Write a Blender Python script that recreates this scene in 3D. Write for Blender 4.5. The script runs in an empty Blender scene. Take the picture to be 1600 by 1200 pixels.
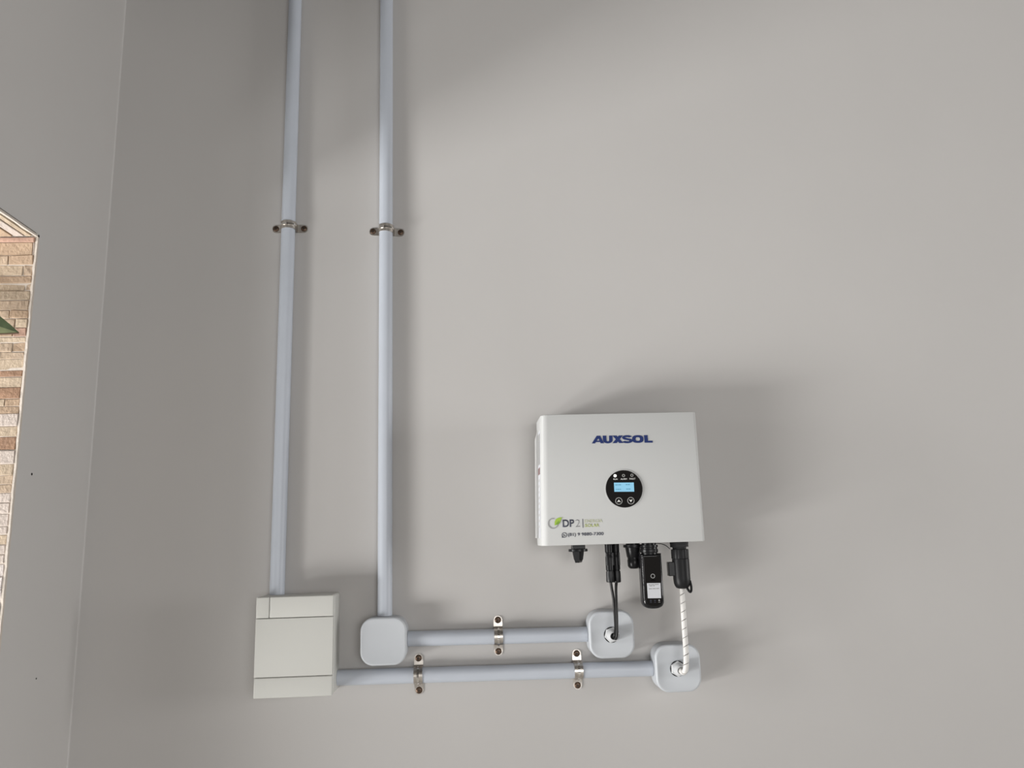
import bpy, bmesh, math, random
from mathutils import Vector, Matrix

random.seed(7)
PI = math.pi
scn = bpy.context.scene
COL = scn.collection

# ------------------------------------------------------------------ camera
cam_d = bpy.data.cameras.new('camera')
cam_d.sensor_fit = 'HORIZONTAL'
cam_d.sensor_width = 36.0
cam_d.lens = 27.0
cam_d.clip_start = 0.02
cam = bpy.data.objects.new('camera', cam_d)
COL.objects.link(cam)


def _norm(v):
    return Vector(v).normalized()


# attitude solved from the photograph's vanishing points (image x right, y down, z forward)
_up = _norm((-180.0, -6140.0, 1200.0))
_fw = _norm((-63.0, (1200.0 ** 2 + 180.0 * 63.0) / 6140.0, 1200.0))
_rt = (-_up).cross(_fw)
if _rt.x < 0:
    _rt = -_rt
# columns: camera x, y(up), z(back) in world axes X=_rt, Y=_fw, Z=_up
R3 = Matrix((( _rt.x, -_rt.y, -_rt.z),
             ( _fw.x, -_fw.y, -_fw.z),
             ( _up.x, -_up.y, -_up.z)))
cam.matrix_world = Matrix.Translation((0.0, -1.72, 1.54)) @ R3.to_4x4()
scn.camera = cam

# ------------------------------------------------------------------ colour management, sky, lights
scn.view_settings.view_transform = 'Standard'
scn.view_settings.look = 'None'
scn.view_settings.gamma = 1.0
scn.view_settings.exposure = 0.0
scn.view_settings.use_curve_mapping = False

world = bpy.data.worlds.new('overcast_sky')
scn.world = world
world.use_nodes = True
bg = world.node_tree.nodes['Background']
bg.inputs['Color'].default_value = (0.93, 0.96, 1.0, 1)
bg.inputs['Strength'].default_value = 0.12


def area(name, loc, target, sx, sy, power, col):
    l = bpy.data.lights.new(name, 'AREA')
    l.shape = 'RECTANGLE'
    l.size, l.size_y = sx, sy
    l.energy = power
    l.color = col
    o = bpy.data.objects.new(name, l)
    COL.objects.link(o)
    o.location = loc
    o.rotation_euler = (Vector(target) - Vector(loc)).to_track_quat('-Z', 'Y').to_euler()
    return o


# added fill lamps: some face up outside in place of sunlit ground, another upright
# outside the left opening, one by the windowless right wall, one at the rear
area('far_ground_fill', (-5.5, -2.6, 0.0), (-5.5, -2.6, 3.0), 2.8, 1.3, 730.0, (1.0, 0.99, 0.97))  # added upward lamp in place of sunlit ground far outside
area('mid_ground_fill', (-5.0, -1.6, 0.0), (-5.0, -1.6, 3.0), 2.6, 0.8, 270.0, (1.0, 0.99, 0.97))  # another added ground lamp, closer to the back wall line
area('near_ground_fill', (-2.7, -1.55, 0.0), (-2.7, -1.55, 3.0), 1.0, 1.3, 92.0, (1.0, 0.99, 0.97))  # added ground lamp close to the left opening
area('outside_upright_fill', (-3.0, -0.6, 1.6), (0.0, -0.6, 1.6), 0.6, 1.2, 125.0, (1.0, 0.99, 0.97))  # added upright fill lamp outside; no garden wall is built
area('right_side_fill', (6.3, -1.5, 1.7), (-1.0, -0.5, 1.7), 1.6, 1.4, 135.0, (1.0, 0.99, 0.975))  # added fill for the left wall; the right wall has no window
area('rear_fill', (1.2, -4.9, 1.65), (0.3, 0.0, 1.7), 2.2, 1.9, 64.0, (1.0, 0.99, 0.975))  # added frontal fill lamp at the unseen rear opening

# ------------------------------------------------------------------ materials


def mat(name, col, rough=0.6, metal=0.0, noise=0.0, nscale=20.0, bump=0.0, bscale=120.0, spec=0.5, coat=0.0,
        emit=None, estr=0.0):
    m = bpy.data.materials.new(name)
    m.use_nodes = True
    nt = m.node_tree
    b = nt.nodes['Principled BSDF']
    b.inputs['Roughness'].default_value = rough
    b.inputs['Metallic'].default_value = metal
    b.inputs['Specular IOR Level'].default_value = spec
    b.inputs['Coat Weight'].default_value = coat
    b.inputs['Base Color'].default_value = (*col, 1)
    tc = nt.nodes.new('ShaderNodeTexCoord')
    if noise > 0:
        n = nt.nodes.new('ShaderNodeTexNoise')
        n.inputs['Scale'].default_value = nscale
        n.inputs['Detail'].default_value = 5.0
        r = nt.nodes.new('ShaderNodeValToRGB')
        r.color_ramp.elements[0].position = 0.3
        r.color_ramp.elements[1].position = 0.7
        r.color_ramp.elements[0].color = tuple(max(0, c * (1 - noise)) for c in col) + (1,)
        r.color_ramp.elements[1].color = tuple(min(1, c * (1 + noise)) for c in col) + (1,)
        nt.links.new(tc.outputs['Object'], n.inputs['Vector'])
        nt.links.new(n.outputs['Fac'], r.inputs['Fac'])
        nt.links.new(r.outputs['Color'], b.inputs['Base Color'])
    if bump > 0:
        n2 = nt.nodes.new('ShaderNodeTexNoise')
        n2.inputs['Scale'].default_value = bscale
        n2.inputs['Detail'].default_value = 4.0
        bp = nt.nodes.new('ShaderNodeBump')
        bp.inputs['Strength'].default_value = bump
        bp.inputs['Distance'].default_value = 0.002
        nt.links.new(tc.outputs['Object'], n2.inputs['Vector'])
        nt.links.new(n2.outputs['Fac'], bp.inputs['Height'])
        nt.links.new(bp.outputs['Normal'], b.inputs['Normal'])
    if emit:
        b.inputs['Emission Color'].default_value = (*emit, 1)
        b.inputs['Emission Strength'].default_value = estr
    return m


M = {}
M['paint'] = mat('greige_wall_paint', (0.50, 0.486, 0.474), 0.75, noise=0.012, nscale=3.0, bump=0.06, bscale=90.0, spec=0.3)
M['ceiling'] = mat('ceiling_paint', (0.09, 0.085, 0.08), 0.85, noise=0.01)  # dark tone chosen to dim the light near the wall top
M['floor'] = mat('light_floor_tile', (0.48, 0.46, 0.43), 0.4, noise=0.05, nscale=8.0)
M['plaster'] = mat('pale_edge_plaster', (0.52, 0.465, 0.41), 0.85, noise=0.06, nscale=60.0, bump=0.4, bscale=150.0)
M['pvc'] = mat('pale_blue_grey_pvc', (0.475, 0.508, 0.565), 0.42, noise=0.02, nscale=14.0)
M['inv'] = mat('white_powder_coat', (0.50, 0.505, 0.50), 0.5, spec=0.3, bump=0.02, bscale=900.0)
M['invside'] = mat('grey_heat_sink', (0.50, 0.50, 0.495), 0.5)
M['cream'] = mat('cream_plastic', (0.565, 0.565, 0.535), 0.45, spec=0.35)
M['white'] = mat('cool_white_plastic', (0.49, 0.512, 0.54), 0.4, spec=0.4)
M['nutwhite'] = mat('gland_white_plastic', (0.56, 0.57, 0.58), 0.35)
M['black'] = mat('black_plastic', (0.008, 0.008, 0.009), 0.3, spec=0.2)
M['blackm'] = mat('matte_black_plastic', (0.012, 0.012, 0.013), 0.42, spec=0.18)
M['gloss'] = mat('gloss_black_plastic', (0.006, 0.006, 0.007), 0.12, spec=0.45)
M['panel'] = mat('display_black', (0.010, 0.009, 0.0085), 0.45, spec=0.03)
M['cable'] = mat('black_cable_sheath', (0.014, 0.014, 0.014), 0.33, spec=0.3)
M['wrap'] = mat('white_spiral_wrap', (0.68, 0.665, 0.645), 0.4)
M['zinc'] = mat('bright_zinc_steel', (0.60, 0.56, 0.515), 0.32, metal=1.0, noise=0.2, nscale=110.0)
M['polished'] = mat('polished_steel', (0.78, 0.75, 0.71), 0.08, metal=1.0)
M['screw'] = mat('dark_bronze_screw', (0.10, 0.065, 0.045), 0.38, metal=0.75, noise=0.3, nscale=200.0)
M['dark'] = mat('dark_recess', (0.008, 0.007, 0.006), 0.6)
M['navy'] = mat('navy_print', (0.010, 0.024, 0.115), 0.5, spec=0.2)
M['greytxt'] = mat('slate_grey_print', (0.055, 0.06, 0.085), 0.5, spec=0.2)
M['greylight'] = mat('mid_grey_print', (0.30, 0.30, 0.30), 0.5)
M['greenp'] = mat('leaf_green_print', (0.30, 0.46, 0.035), 0.5)
M['greend'] = mat('deep_leaf_green_print', (0.16, 0.30, 0.02), 0.5)
M['faint'] = mat('faint_grey_print', (0.46, 0.46, 0.47), 0.5)
M['olive'] = mat('olive_print', (0.42, 0.47, 0.18), 0.5)
M['olivep'] = mat('pale_olive_print', (0.50, 0.52, 0.36), 0.5)
M['whitep'] = mat('white_print', (0.72, 0.72, 0.70), 0.5)
M['greyp'] = mat('grey_icon_print', (0.30, 0.30, 0.29), 0.5)
M['lcd'] = mat('backlit_lcd', (0.07, 0.22, 0.32), 0.3, emit=(0.22, 0.57, 0.80), estr=0.48)
M['lcdt'] = mat('lcd_segments', (0.03, 0.14, 0.22), 0.4, emit=(0.06, 0.28, 0.42), estr=0.5)
M['led'] = mat('white_status_led', (0.9, 0.9, 0.85), 0.3, emit=(1.0, 0.98, 0.93), estr=0.9)
M['labelw'] = mat('label_paper', (0.56, 0.57, 0.60), 0.5)
M['labelg'] = mat('grey_side_label', (0.30, 0.30, 0.30), 0.5)
M['red'] = mat('faded_red_print', (0.20, 0.12, 0.12), 0.5)
M['leafd'] = mat('leaf_dark_green', (0.048, 0.068, 0.031), 0.5, spec=0.3, noise=0.35, nscale=55.0)
M['leafl'] = mat('leaf_pale_green', (0.215, 0.245, 0.135), 0.5, spec=0.3, noise=0.2, nscale=45.0)
M['leafe'] = mat('leaf_brown_edge', (0.10, 0.055, 0.03), 0.6)
M['bark'] = mat('brown_stem', (0.12, 0.08, 0.05), 0.8, noise=0.2)
M['pot'] = mat('terracotta', (0.34, 0.16, 0.09), 0.8, noise=0.1)
M['soil'] = mat('dark_soil', (0.05, 0.035, 0.025), 0.95)
M['paving'] = mat('pale_paving', (0.5, 0.48, 0.44), 0.85, noise=0.08, nscale=4.0)
STONE = [
    mat('stone_cream', (0.393, 0.312, 0.228), 0.9, noise=0.12, nscale=28.0, bump=0.8, bscale=160.0),
    mat('stone_tan', (0.348, 0.250, 0.171), 0.9, noise=0.14, nscale=26.0, bump=0.8, bscale=160.0),
    mat('stone_brown', (0.274, 0.164, 0.103), 0.9, noise=0.16, nscale=24.0, bump=0.8, bscale=160.0),
    mat('stone_pink', (0.348, 0.218, 0.163), 0.9, noise=0.12, nscale=25.0, bump=0.8, bscale=160.0),
    mat('stone_pale', (0.445, 0.384, 0.342), 0.9, noise=0.10, nscale=22.0, bump=0.8, bscale=160.0),
    mat('stone_daylit', (0.489, 0.442, 0.418), 0.9, noise=0.08, nscale=22.0, bump=0.7, bscale=160.0),  # whitened tone paints daylight onto the lower jamb
    mat('stone_sand', (0.371, 0.283, 0.205), 0.9, noise=0.18, nscale=40.0, bump=1.0, bscale=120.0),
]

# ------------------------------------------------------------------ helpers


def obj(name, bm, m, parent=None, smooth=False, angle=35.0):
    me = bpy.data.meshes.new(name)
    bmesh.ops.recalc_face_normals(bm, faces=bm.faces)
    if smooth:
        lim = math.radians(angle)
        for f in bm.faces:
            f.smooth = True
        for e in bm.edges:
            if len(e.link_faces) == 2 and e.calc_face_angle(0) > lim:
                e.smooth = False
    bm.to_mesh(me)
    bm.free()
    me.materials.append(m)
    o = bpy.data.objects.new(name, me)
    COL.objects.link(o)
    if parent:
        o.parent = parent
    return o


def tag(o, label, cat=None, group=None, kind=None):
    o['label'] = label
    if cat:
        o['category'] = cat
    if group:
        o['group'] = group
    if kind:
        o['kind'] = kind
    return o


def thing(name, label, cat, loc=(0, 0, 0), group=None):
    o = bpy.data.objects.new(name, None)
    o.empty_display_size = 0.05
    COL.objects.link(o)
    o.location = loc
    return tag(o, label, cat, group)


def dup(root, loc=None, rot=None, label=None):
    r = root.copy()
    COL.objects.link(r)
    if loc is not None:
        r.location = loc
    if rot is not None:
        r.rotation_euler = rot
    if label:
        r['label'] = label
    for ch in list(root.children):
        c = ch.copy()
        COL.objects.link(c)
        c.parent = r
        for g in list(ch.children):
            d = g.copy()
            COL.objects.link(d)
            d.parent = c
    return r


def add_box(bm, x0, x1, y0, y1, z0, z1, bevel=0.0, seg=2):
    t = bmesh.new()
    r = bmesh.ops.create_cube(t, size=1.0)
    for v in r['verts']:
        v.co = Vector(((x0 + x1) / 2 + v.co.x * (x1 - x0), (y0 + y1) / 2 + v.co.y * (y1 - y0),
                       (z0 + z1) / 2 + v.co.z * (z1 - z0)))
    if bevel > 0:
        bmesh.ops.bevel(t, geom=list(t.edges), offset=bevel, segments=seg, profile=0.5, affect='EDGES')
    merge(bm, t)
    return bm


def merge(bm, t):
    me = bpy.data.meshes.new('tmp')
    t.to_mesh(me)
    t.free()
    bm.from_mesh(me)
    bpy.data.meshes.remove(me)


def box(*a, **k):
    return add_box(bmesh.new(), *a, **k)


def loft(bm, rings, cap=True):
    vs = [[bm.verts.new(p) for p in r] for r in rings]
    n = len(vs[0])
    for a, b in zip(vs, vs[1:]):
        for i in range(n):
            j = (i + 1) % n
            bm.faces.new((a[i], a[j], b[j], b[i]))
    if cap:
        bm.faces.new(vs[0])
        bm.faces.new(list(reversed(vs[-1])))
    return bm


def lathe(bm, cx, cy, prof, n=24, axis='Z', c3=0.0, flute=0.0, fl_n=12):
    """prof: list of (position along axis, radius[, fluted])."""
    rings = []
    for p in prof:
        pos, r = p[0], p[1]
        fl = flute if len(p) > 2 and p[2] else 0.0
        ring = []
        for i in range(n):
            a = 2 * PI * i / n
            rr = r * (1 - fl * (0.5 + 0.5 * math.cos(fl_n * a)))
            u, v = rr * math.cos(a), rr * math.sin(a)
            if axis == 'Z':
                ring.append((cx + u, cy + v, pos))
            else:
                ring.append((cx + u, pos, cy + v))
        rings.append(ring)
    return loft(bm, rings)


def catmull(pts, n=10):
    P = [Vector(p) for p in pts]
    P = [P[0] * 2 - P[1]] + P + [P[-1] * 2 - P[-2]]
    out = []
    for i in range(1, len(P) - 2):
        for k in range(n):
            t = k / n
            a, b, c, d = P[i - 1], P[i], P[i + 1], P[i + 2]
            out.append(0.5 * ((2 * b) + (c - a) * t + (2 * a - 5 * b + 4 * c - d) * t * t
                              + (3 * b - a - 3 * c + d) * t * t * t))
    out.append(P[-2])
    return out


def frames(path):
    T = []
    for i in range(len(path)):
        a = path[max(0, i - 1)]
        b = path[min(len(path) - 1, i + 1)]
        T.append((b - a).normalized())
    ref = Vector((0, 1, 0)) if abs(T[0].y) < 0.9 else Vector((1, 0, 0))
    N = (ref - T[0] * ref.dot(T[0])).normalized()
    F = []
    for t in T:
        N = (N - t * N.dot(t)).normalized()
        F.append((N.copy(), t.cross(N)))
    return F


def tube(bm, path, r, n=14):
    F = frames(path)
    rings = []
    for p, (a, b) in zip(path, F):
        rings.append([p + a * r * math.cos(2 * PI * i / n) + b * r * math.sin(2 * PI * i / n) for i in range(n)])
    return loft(bm, rings)


def poly_plate(bm, pts, d0, d1):
    """polygon in XZ (x, z) given thickness in depth from d0 to d1 (depth = -Y)."""
    return loft(bm, [[(x, -d0, z) for x, z in pts], [(x, -d1, z) for x, z in pts]])


def ring_plate(bm, cx, cz, ro, ri, d0, d1, a0=0.0, a1=2 * PI, n=32):
    full = abs(a1 - a0 - 2 * PI) < 1e-6
    k = n if full else n + 1
    vs = []
    for i in range(k):
        a = a0 + (a1 - a0) * i / n
        c, s = math.cos(a), math.sin(a)
        vs.append([bm.verts.new((cx + r * c, -d, cz + r * s)) for r, d in ((ri, d0), (ro, d0), (ro, d1), (ri, d1))])
    for i in range(n):
        a, b = vs[i], vs[(i + 1) % k]
        for q in range(4):
            w = (q + 1) % 4
            bm.faces.new((a[q], a[w], b[w], b[q]))
    if not full:
        bm.faces.new(vs[0])
        bm.faces.new(list(reversed(vs[-1])))
    return bm


def disc_pts(cx, cz, r, n=40):
    return [(cx + r * math.cos(2 * PI * i / n), cz + r * math.sin(2 * PI * i / n)) for i in range(n)]


def text_obj(name, s, x0, x1, z0, z1, d, m, parent, bold=0.0, shear=0.0, thick=0.0003, tilt=0.0):
    """lettering fitted to the rectangle x0..x1, z0..z1 on the plane at depth d, facing -Y."""
    cu = bpy.data.curves.new('lettering', 'FONT')
    cu.body = s
    cu.resolution_u = 4
    cu.offset = bold
    cu.fill_mode = 'FRONT'
    tmp = bpy.data.objects.new('lettering_tmp', cu)
    COL.objects.link(tmp)
    dg = bpy.context.evaluated_depsgraph_get()
    dg.update()
    me = bpy.data.meshes.new_from_object(tmp.evaluated_get(dg))
    bpy.data.objects.remove(tmp)
    bpy.data.curves.remove(cu)
    xs = [v.co.x for v in me.vertices]
    ys = [v.co.y for v in me.vertices]
    ax, bx, ay, by = min(xs), max(xs), min(ys), max(ys)
    bm = bmesh.new()
    bm.from_mesh(me)
    bpy.data.meshes.remove(me)
    for v in bm.verts:
        u = (v.co.x - ax) / (bx - ax)
        w = (v.co.y - ay) / (by - ay)
        v.co = Vector((x0 + u * (x1 - x0) + shear * w * (z1 - z0), -d, z0 + w * (z1 - z0) + tilt * (u - 0.5) * (x1 - x0)))
    r = bmesh.ops.extrude_face_region(bm, geom=list(bm.faces))
    for g in r['geom']:
        if isinstance(g, bmesh.types.BMVert):
            g.co.y -= thick
    return obj(name, bm, m, parent)


def bez_outline(hw, hh, rad, n=10):
    """rounded rectangle, half sizes hw/hh."""
    pts = []
    for cx, cz, a0 in ((hw - rad, hh - rad, 0), (-hw + rad, hh - rad, PI / 2), (-hw + rad, -hh + rad, PI), (hw - rad, -hh + rad, 1.5 * PI)):
        for i in range(n + 1):
            a = a0 + PI / 2 * i / n
            pts.append((cx + rad * math.cos(a), cz + rad * math.sin(a)))
    return pts


def rr_loft(bm, cx, cz, hw, hh, rad, prof, n=10):
    """prof: list of (depth, inset)."""
    rings = []
    for d, ins in prof:
        rings.append([(cx + x, -d, cz + z) for x, z in bez_outline(hw - ins, hh - ins, max(rad - ins, 0.0005), n)])
    return loft(bm, rings)


def edge_round(d_end, r, n=5):
    return [(d_end - r + r * math.sin(PI / 2 * i / n), r * (1 - math.cos(PI / 2 * i / n))) for i in range(n + 1)]


# ------------------------------------------------------------------ the room
XL = -0.8265       # left wall face
TH = 0.22          # left wall thickness
DY0, DY1 = -0.268, -3.30   # doorway; unseen far side set wide for the light it lets in
DZ = 2.134
XR, YR, ZC = 6.4, -5.0, 2.895  # unseen right wall, rear wall and ceiling, placed to shape the light


def struct(name, bm, m, label, parent=None):
    o = obj(name, bm, m, parent)
    o['kind'] = 'structure'
    o['label'] = label
    return o


struct('floor', box(XL - TH, XR + 0.15, YR - 0.15, 0.15, -0.12, 0.0), M['floor'], 'light tiled floor of the room below the frame')
struct('ceiling', box(XL - TH, XR + 0.15, YR - 0.15, 0.15, ZC, ZC + 0.12), M['ceiling'], 'unseen ceiling just above the frame, dark to shape the light')
struct('wall_back', box(XL, XR + 0.15, 0.0, 0.15, 0.0, ZC), M['paint'], 'smooth greige painted wall behind the inverter and conduits')
bm = bmesh.new()
add_box(bm, XL - TH, XL, DY0, 0.15, 0.0, ZC)
add_box(bm, XL - TH, XL, DY1, DY0, DZ + 0.002, ZC)
add_box(bm, XL - TH, XL, YR - 0.15, DY1, 0.0, ZC)
wl = struct('wall_left', bm, M['paint'], 'grey painted side wall with a stone lined doorway')
struct('wall_right', box(XR, XR + 0.15, YR - 0.15, 0.0, 0.0, ZC), M['paint'], 'unseen painted wall, placed far to the right for the light')
bm = bmesh.new()
add_box(bm, XL, -0.15, YR - 0.15, YR, 0.0, ZC)
add_box(bm, 3.9, XR, YR - 0.15, YR, 0.0, ZC)
add_box(bm, -0.15, 3.9, YR - 0.15, YR, 2.6, ZC)  # unseen rear opening, put in for the light it admits
struct('wall_rear', bm, M['paint'], 'painted wall with a wide opening added for light behind the camera')
struct('ground', box(-14.0, XL - TH, -16.0, 6.0, -0.16, -0.04), M['paving'], 'pale paved ground outside the doorway')

# cove added where the two walls meet, to catch a pale line of light
bm = bmesh.new()
rc = 0.0030
prof = [(XL, 0.0)] + [(XL + rc - rc * math.cos(PI / 2 * i / 5), -rc + rc * math.sin(PI / 2 * i / 5)) for i in range(6)]
loft(bm, [[(x, y, 0.0) for x, y in prof], [(x, y, ZC) for x, y in prof]])
struct('trim_1', bm, M['paint'], 'thin cove added to catch light in the corner of the two walls')

# rough pale plaster edge down the doorway jamb and along its head


def rough_strip(p0, p1, wdir, w0, tdir, t0, n=70):
    p0, p1 = Vector(p0), Vector(p1)
    wdir, tdir = Vector(wdir), Vector(tdir)
    rings = []
    for i in range(n + 1):
        c = p0.lerp(p1, i / n)
        w = w0 * (0.75 + 0.55 * random.random())
        t = t0 * (0.8 + 0.35 * random.random())
        rings.append([c, c + wdir * w, c + wdir * w * 0.85 + tdir * t, c + tdir * t])
    return loft(bmesh.new(), rings)


struct('trim_2', rough_strip((XL + 0.0002, DY0, 0.0), (XL + 0.0002, DY0, DZ), (-1, 0, 0), 0.0044, (0, -1, 0), 0.0058, 160),
       M['plaster'], 'thin pale plaster edge down the doorway jamb')
struct('trim_3', rough_strip((XL + 0.0002, DY1, DZ), (XL + 0.0002, DY0, DZ), (-1, 0, 0), 0.0050, (0, 0, -1), 0.0045, 120),
       M['plaster'], 'thin pale plaster edge along the doorway head')

# small marks on the left wall
for (yy, zz, r) in ((-0.221, 1.677, 0.0024), (-0.1445, 1.298, 0.0015)):
    bm = bmesh.new()
    loft(bm, [[(XL + e, yy + r * math.cos(2 * PI * i / 10), zz + r * math.sin(2 * PI * i / 10)) for i in range(10)]
              for e in (-0.001, 0.0006)])
    obj('nail_hole', bm, M['dark'], wl)

# ------------------------------------------------------------------ stone cladding of the jamb (faces the camera) and the head


def stone(x0, x1, z0, z1, mi, proud=0.0):
    g = 0.0005
    bm = bmesh.new()
    t = bmesh.new()
    r = bmesh.ops.create_cube(t, size=1.0)
    d1 = 0.0052 + 0.6 * proud
    for v in r['verts']:
        x = (x0 + g) if v.co.x < 0 else (x1 - g)
        z = (z0 + g) if v.co.z < 0 else (z1 - g)
        y = DY0 if v.co.y > 0 else DY0 - d1 + random.uniform(-0.0012, 0.0012)
        if v.co.y < 0:
            x += random.uniform(-0.0008, 0.0008)
            z += random.uniform(-0.0012, 0.0012)
        v.co = Vector((x, y, z))
    bmesh.ops.bevel(t, geom=[e for e in t.edges], offset=0.0012, segments=1, affect='EDGES')
    merge(bm, t)
    return obj('stone', bm, STONE[mi], wl)


# mortar behind the stones
obj('mortar_bed', box(XL - TH + 0.002, XL - 0.001, DY0 - 0.0036, DY0 - 0.0002, 0.0, DZ), M['plaster'], wl)
XE, XO = XL - 0.004, XL - TH + 0.002
courses = [  # z top, z bottom, [(x right-hand limit of the piece to the left, material)...] read from the edge leftwards
    (2.1290, 2.1192, [(XE, 3)], 0.003),
    (2.1192, 2.0930, [(XE, 4), (-0.8345, 1)], 0.0),
    (2.0930, 2.0734, [(XE, 1), (-0.877, 6)], 0.001),
    (2.0734, 2.0514, [(XE, 6), (-0.8485, 0)], 0.0),
    (2.0514, 2.0359, [(XE, 1)], 0.002),
    (2.0359, 2.0218, [(XE, 6), (-0.841, 0)], -0.002),
    (2.0218, 2.0026, [(XE, 0), (-0.893, 4)], 0.001),
    (2.0026, 1.9835, [(XE, 6)], 0.0),
    (1.9835, 1.9670, [(XE, 1), (-0.8645, 6)], 0.001),
    (1.9670, 1.9481, [(XE, 0), (-0.853, 6)], 0.0),
    (1.9481, 1.9318, [(XE, 3), (-0.855, 1)], 0.002),
    (1.9318, 1.9205, [(XE, 0)], -0.001),
    (1.9205, 1.9018, [(XE, 1), (-0.8540, 6)], 0.0),
    (1.9018, 1.8881, [(XE, 6), (-0.876, 0)], 0.002),
    (1.8881, 1.8671, [(XE, 0)], -0.002),
    (1.8671, 1.8536, [(XE, 2)], 0.001),
    (1.8536, 1.8340, [(XE, 0)], 0.0),
    (1.8340, 1.8133, [(XE, 2), (-0.90, 1)], 0.001),
    (1.8133, 1.7987, [(XE, 1), (-0.8575, 0)], 0.002),
    (1.7987, 1.7842, [(XE, 1)], 0.0),
    (1.7842, 1.7614, [(XE, 4)], 0.003),
    (1.7614, 1.7422, [(XE, 0)], -0.001),
    (1.7422, 1.7172, [(XE, 2)], 0.0),
    (1.7172, 1.6924, [(XE, 4), (-0.874, 1)], 0.003),
    (1.6924, 1.6713, [(XE, 0)], 0.0),
    (1.6713, 1.6549, [(XE, 6), (-0.886, 4)], -0.002),
    (1.6549, 1.6398, [(XE, 6)], 0.001),
    (1.6398, 1.6224, [(XE, 4)], 0.0),
    (1.6224, 1.6028, [(XE, 4)], 0.002),  # lower stones mostly paler: daylight on the jamb put into their colour
    (1.6028, 1.5799, [(XE, 4)], -0.001),
    (1.5799, 1.5651, [(XE, 4), (-0.885, 5)], 0.0),
    (1.5651, 1.5480, [(XE, 0)], -0.002),
    (1.5480, 1.5311, [(XE, 4)], 0.002),
    (1.5311, 1.5142, [(XE, 4)], 0.001),
    (1.5142, 1.4918, [(XE, 5)], 0.0),
    (1.4918, 1.4696, [(XE, 5)], 0.002),
    (1.4696, 1.4474, [(XE, 5)], 0.001),
    (1.4474, 1.4200, [(XE, 5)], 0.002),
    (1.4200, 1.3927, [(XE, 5)], 0.0),
    (1.3927, 1.3603, [(XE, 5)], 0.001),
    (1.3603, 1.3281, [(XE, 5)], 0.002),
]
z = 1.3281
while z > 0.03:
    h = random.uniform(0.018, 0.032)
    courses.append((z, max(z - h, 0.0), [(XE, random.choice((4, 5, 5, 0)))], random.uniform(-0.001, 0.002)))  # pale mix continues the daylight painted on the lower jamb
    z -= h
for (zt, zb, pcs, pr) in courses:
    for i, (xr, mi) in enumerate(pcs):
        if i + 1 < len(pcs):
            stone(pcs[i + 1][0], xr, zb, zt, mi, pr + random.uniform(-0.001, 0.001))
        else:
            xc = xr - random.uniform(0.075, 0.12)
            xc = max(xc, XO + 0.04)
            stone(xc, xr, zb, zt, mi, pr)
            stone(XO, xc, zb, zt, random.choice((0, 1, 6, 4)) if zt > 1.6 else random.choice((4, 5, 0)), pr + random.uniform(-0.001, 0.002))  # lower pieces take paler stones, the same painted daylight
# head of the doorway: narrow strips running through the opening's length
xs = [XL - 0.0065, -0.8470, -0.8685, -0.898, -0.925, -0.955, -0.985, -1.015, XO]
hm = [0, 4, 1, 6, 0, 1, 4, 0]
for k in range(len(xs) - 1):
    y = DY0 - 0.010
    while y > DY1 + 0.02:
        L = random.uniform(0.22, 0.36)
        y2 = max(y - L, DY1)
        dz = 0.0055 + random.uniform(-0.0015, 0.002)
        obj('stone', box(xs[k + 1] + 0.0012, xs[k] - 0.0012, y2 + 0.0012, y - 0.0012, DZ - dz, DZ + 0.0015, bevel=0.0012, seg=1), STONE[hm[k]], wl)
        y = y2

# ------------------------------------------------------------------ potted plant outside, one leaf reaching into the doorway
PX, PY = -1.24, -0.345
plant = thing('potted_plant', 'tall green leafy plant outside the doorway, one leaf tip showing against the stone jamb', 'plant', (PX, PY, -0.04))
plant['group'] = 'greenery outside'


def lp(x, y, z):
    return Vector((x - PX, y - PY, z + 0.04))


bm = bmesh.new()
lathe(bm, 0, 0, [(0.0, 0.105), (0.02, 0.11), (0.25, 0.14), (0.25, 0.155), (0.29, 0.158), (0.29, 0.14), (0.27, 0.138)], 28)
obj('pot', bm, M['pot'], plant, True)
bm = bmesh.new()
lathe(bm, 0, 0, [(0.262, 0.1), (0.272, 0.137)], 24)
obj('soil', bm, M['soil'], plant)
bm = bmesh.new()
spath = catmull([(0, 0, 0.265), (0.012, 0.004, 0.7), (-0.012, -0.006, 1.25), (0.004, 0.004, 1.75), (0.015, 0.006, 2.05)], 8)
tube(bm, spath, 0.008, 10)
obj('stem', bm, M['bark'], plant, True)


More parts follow.
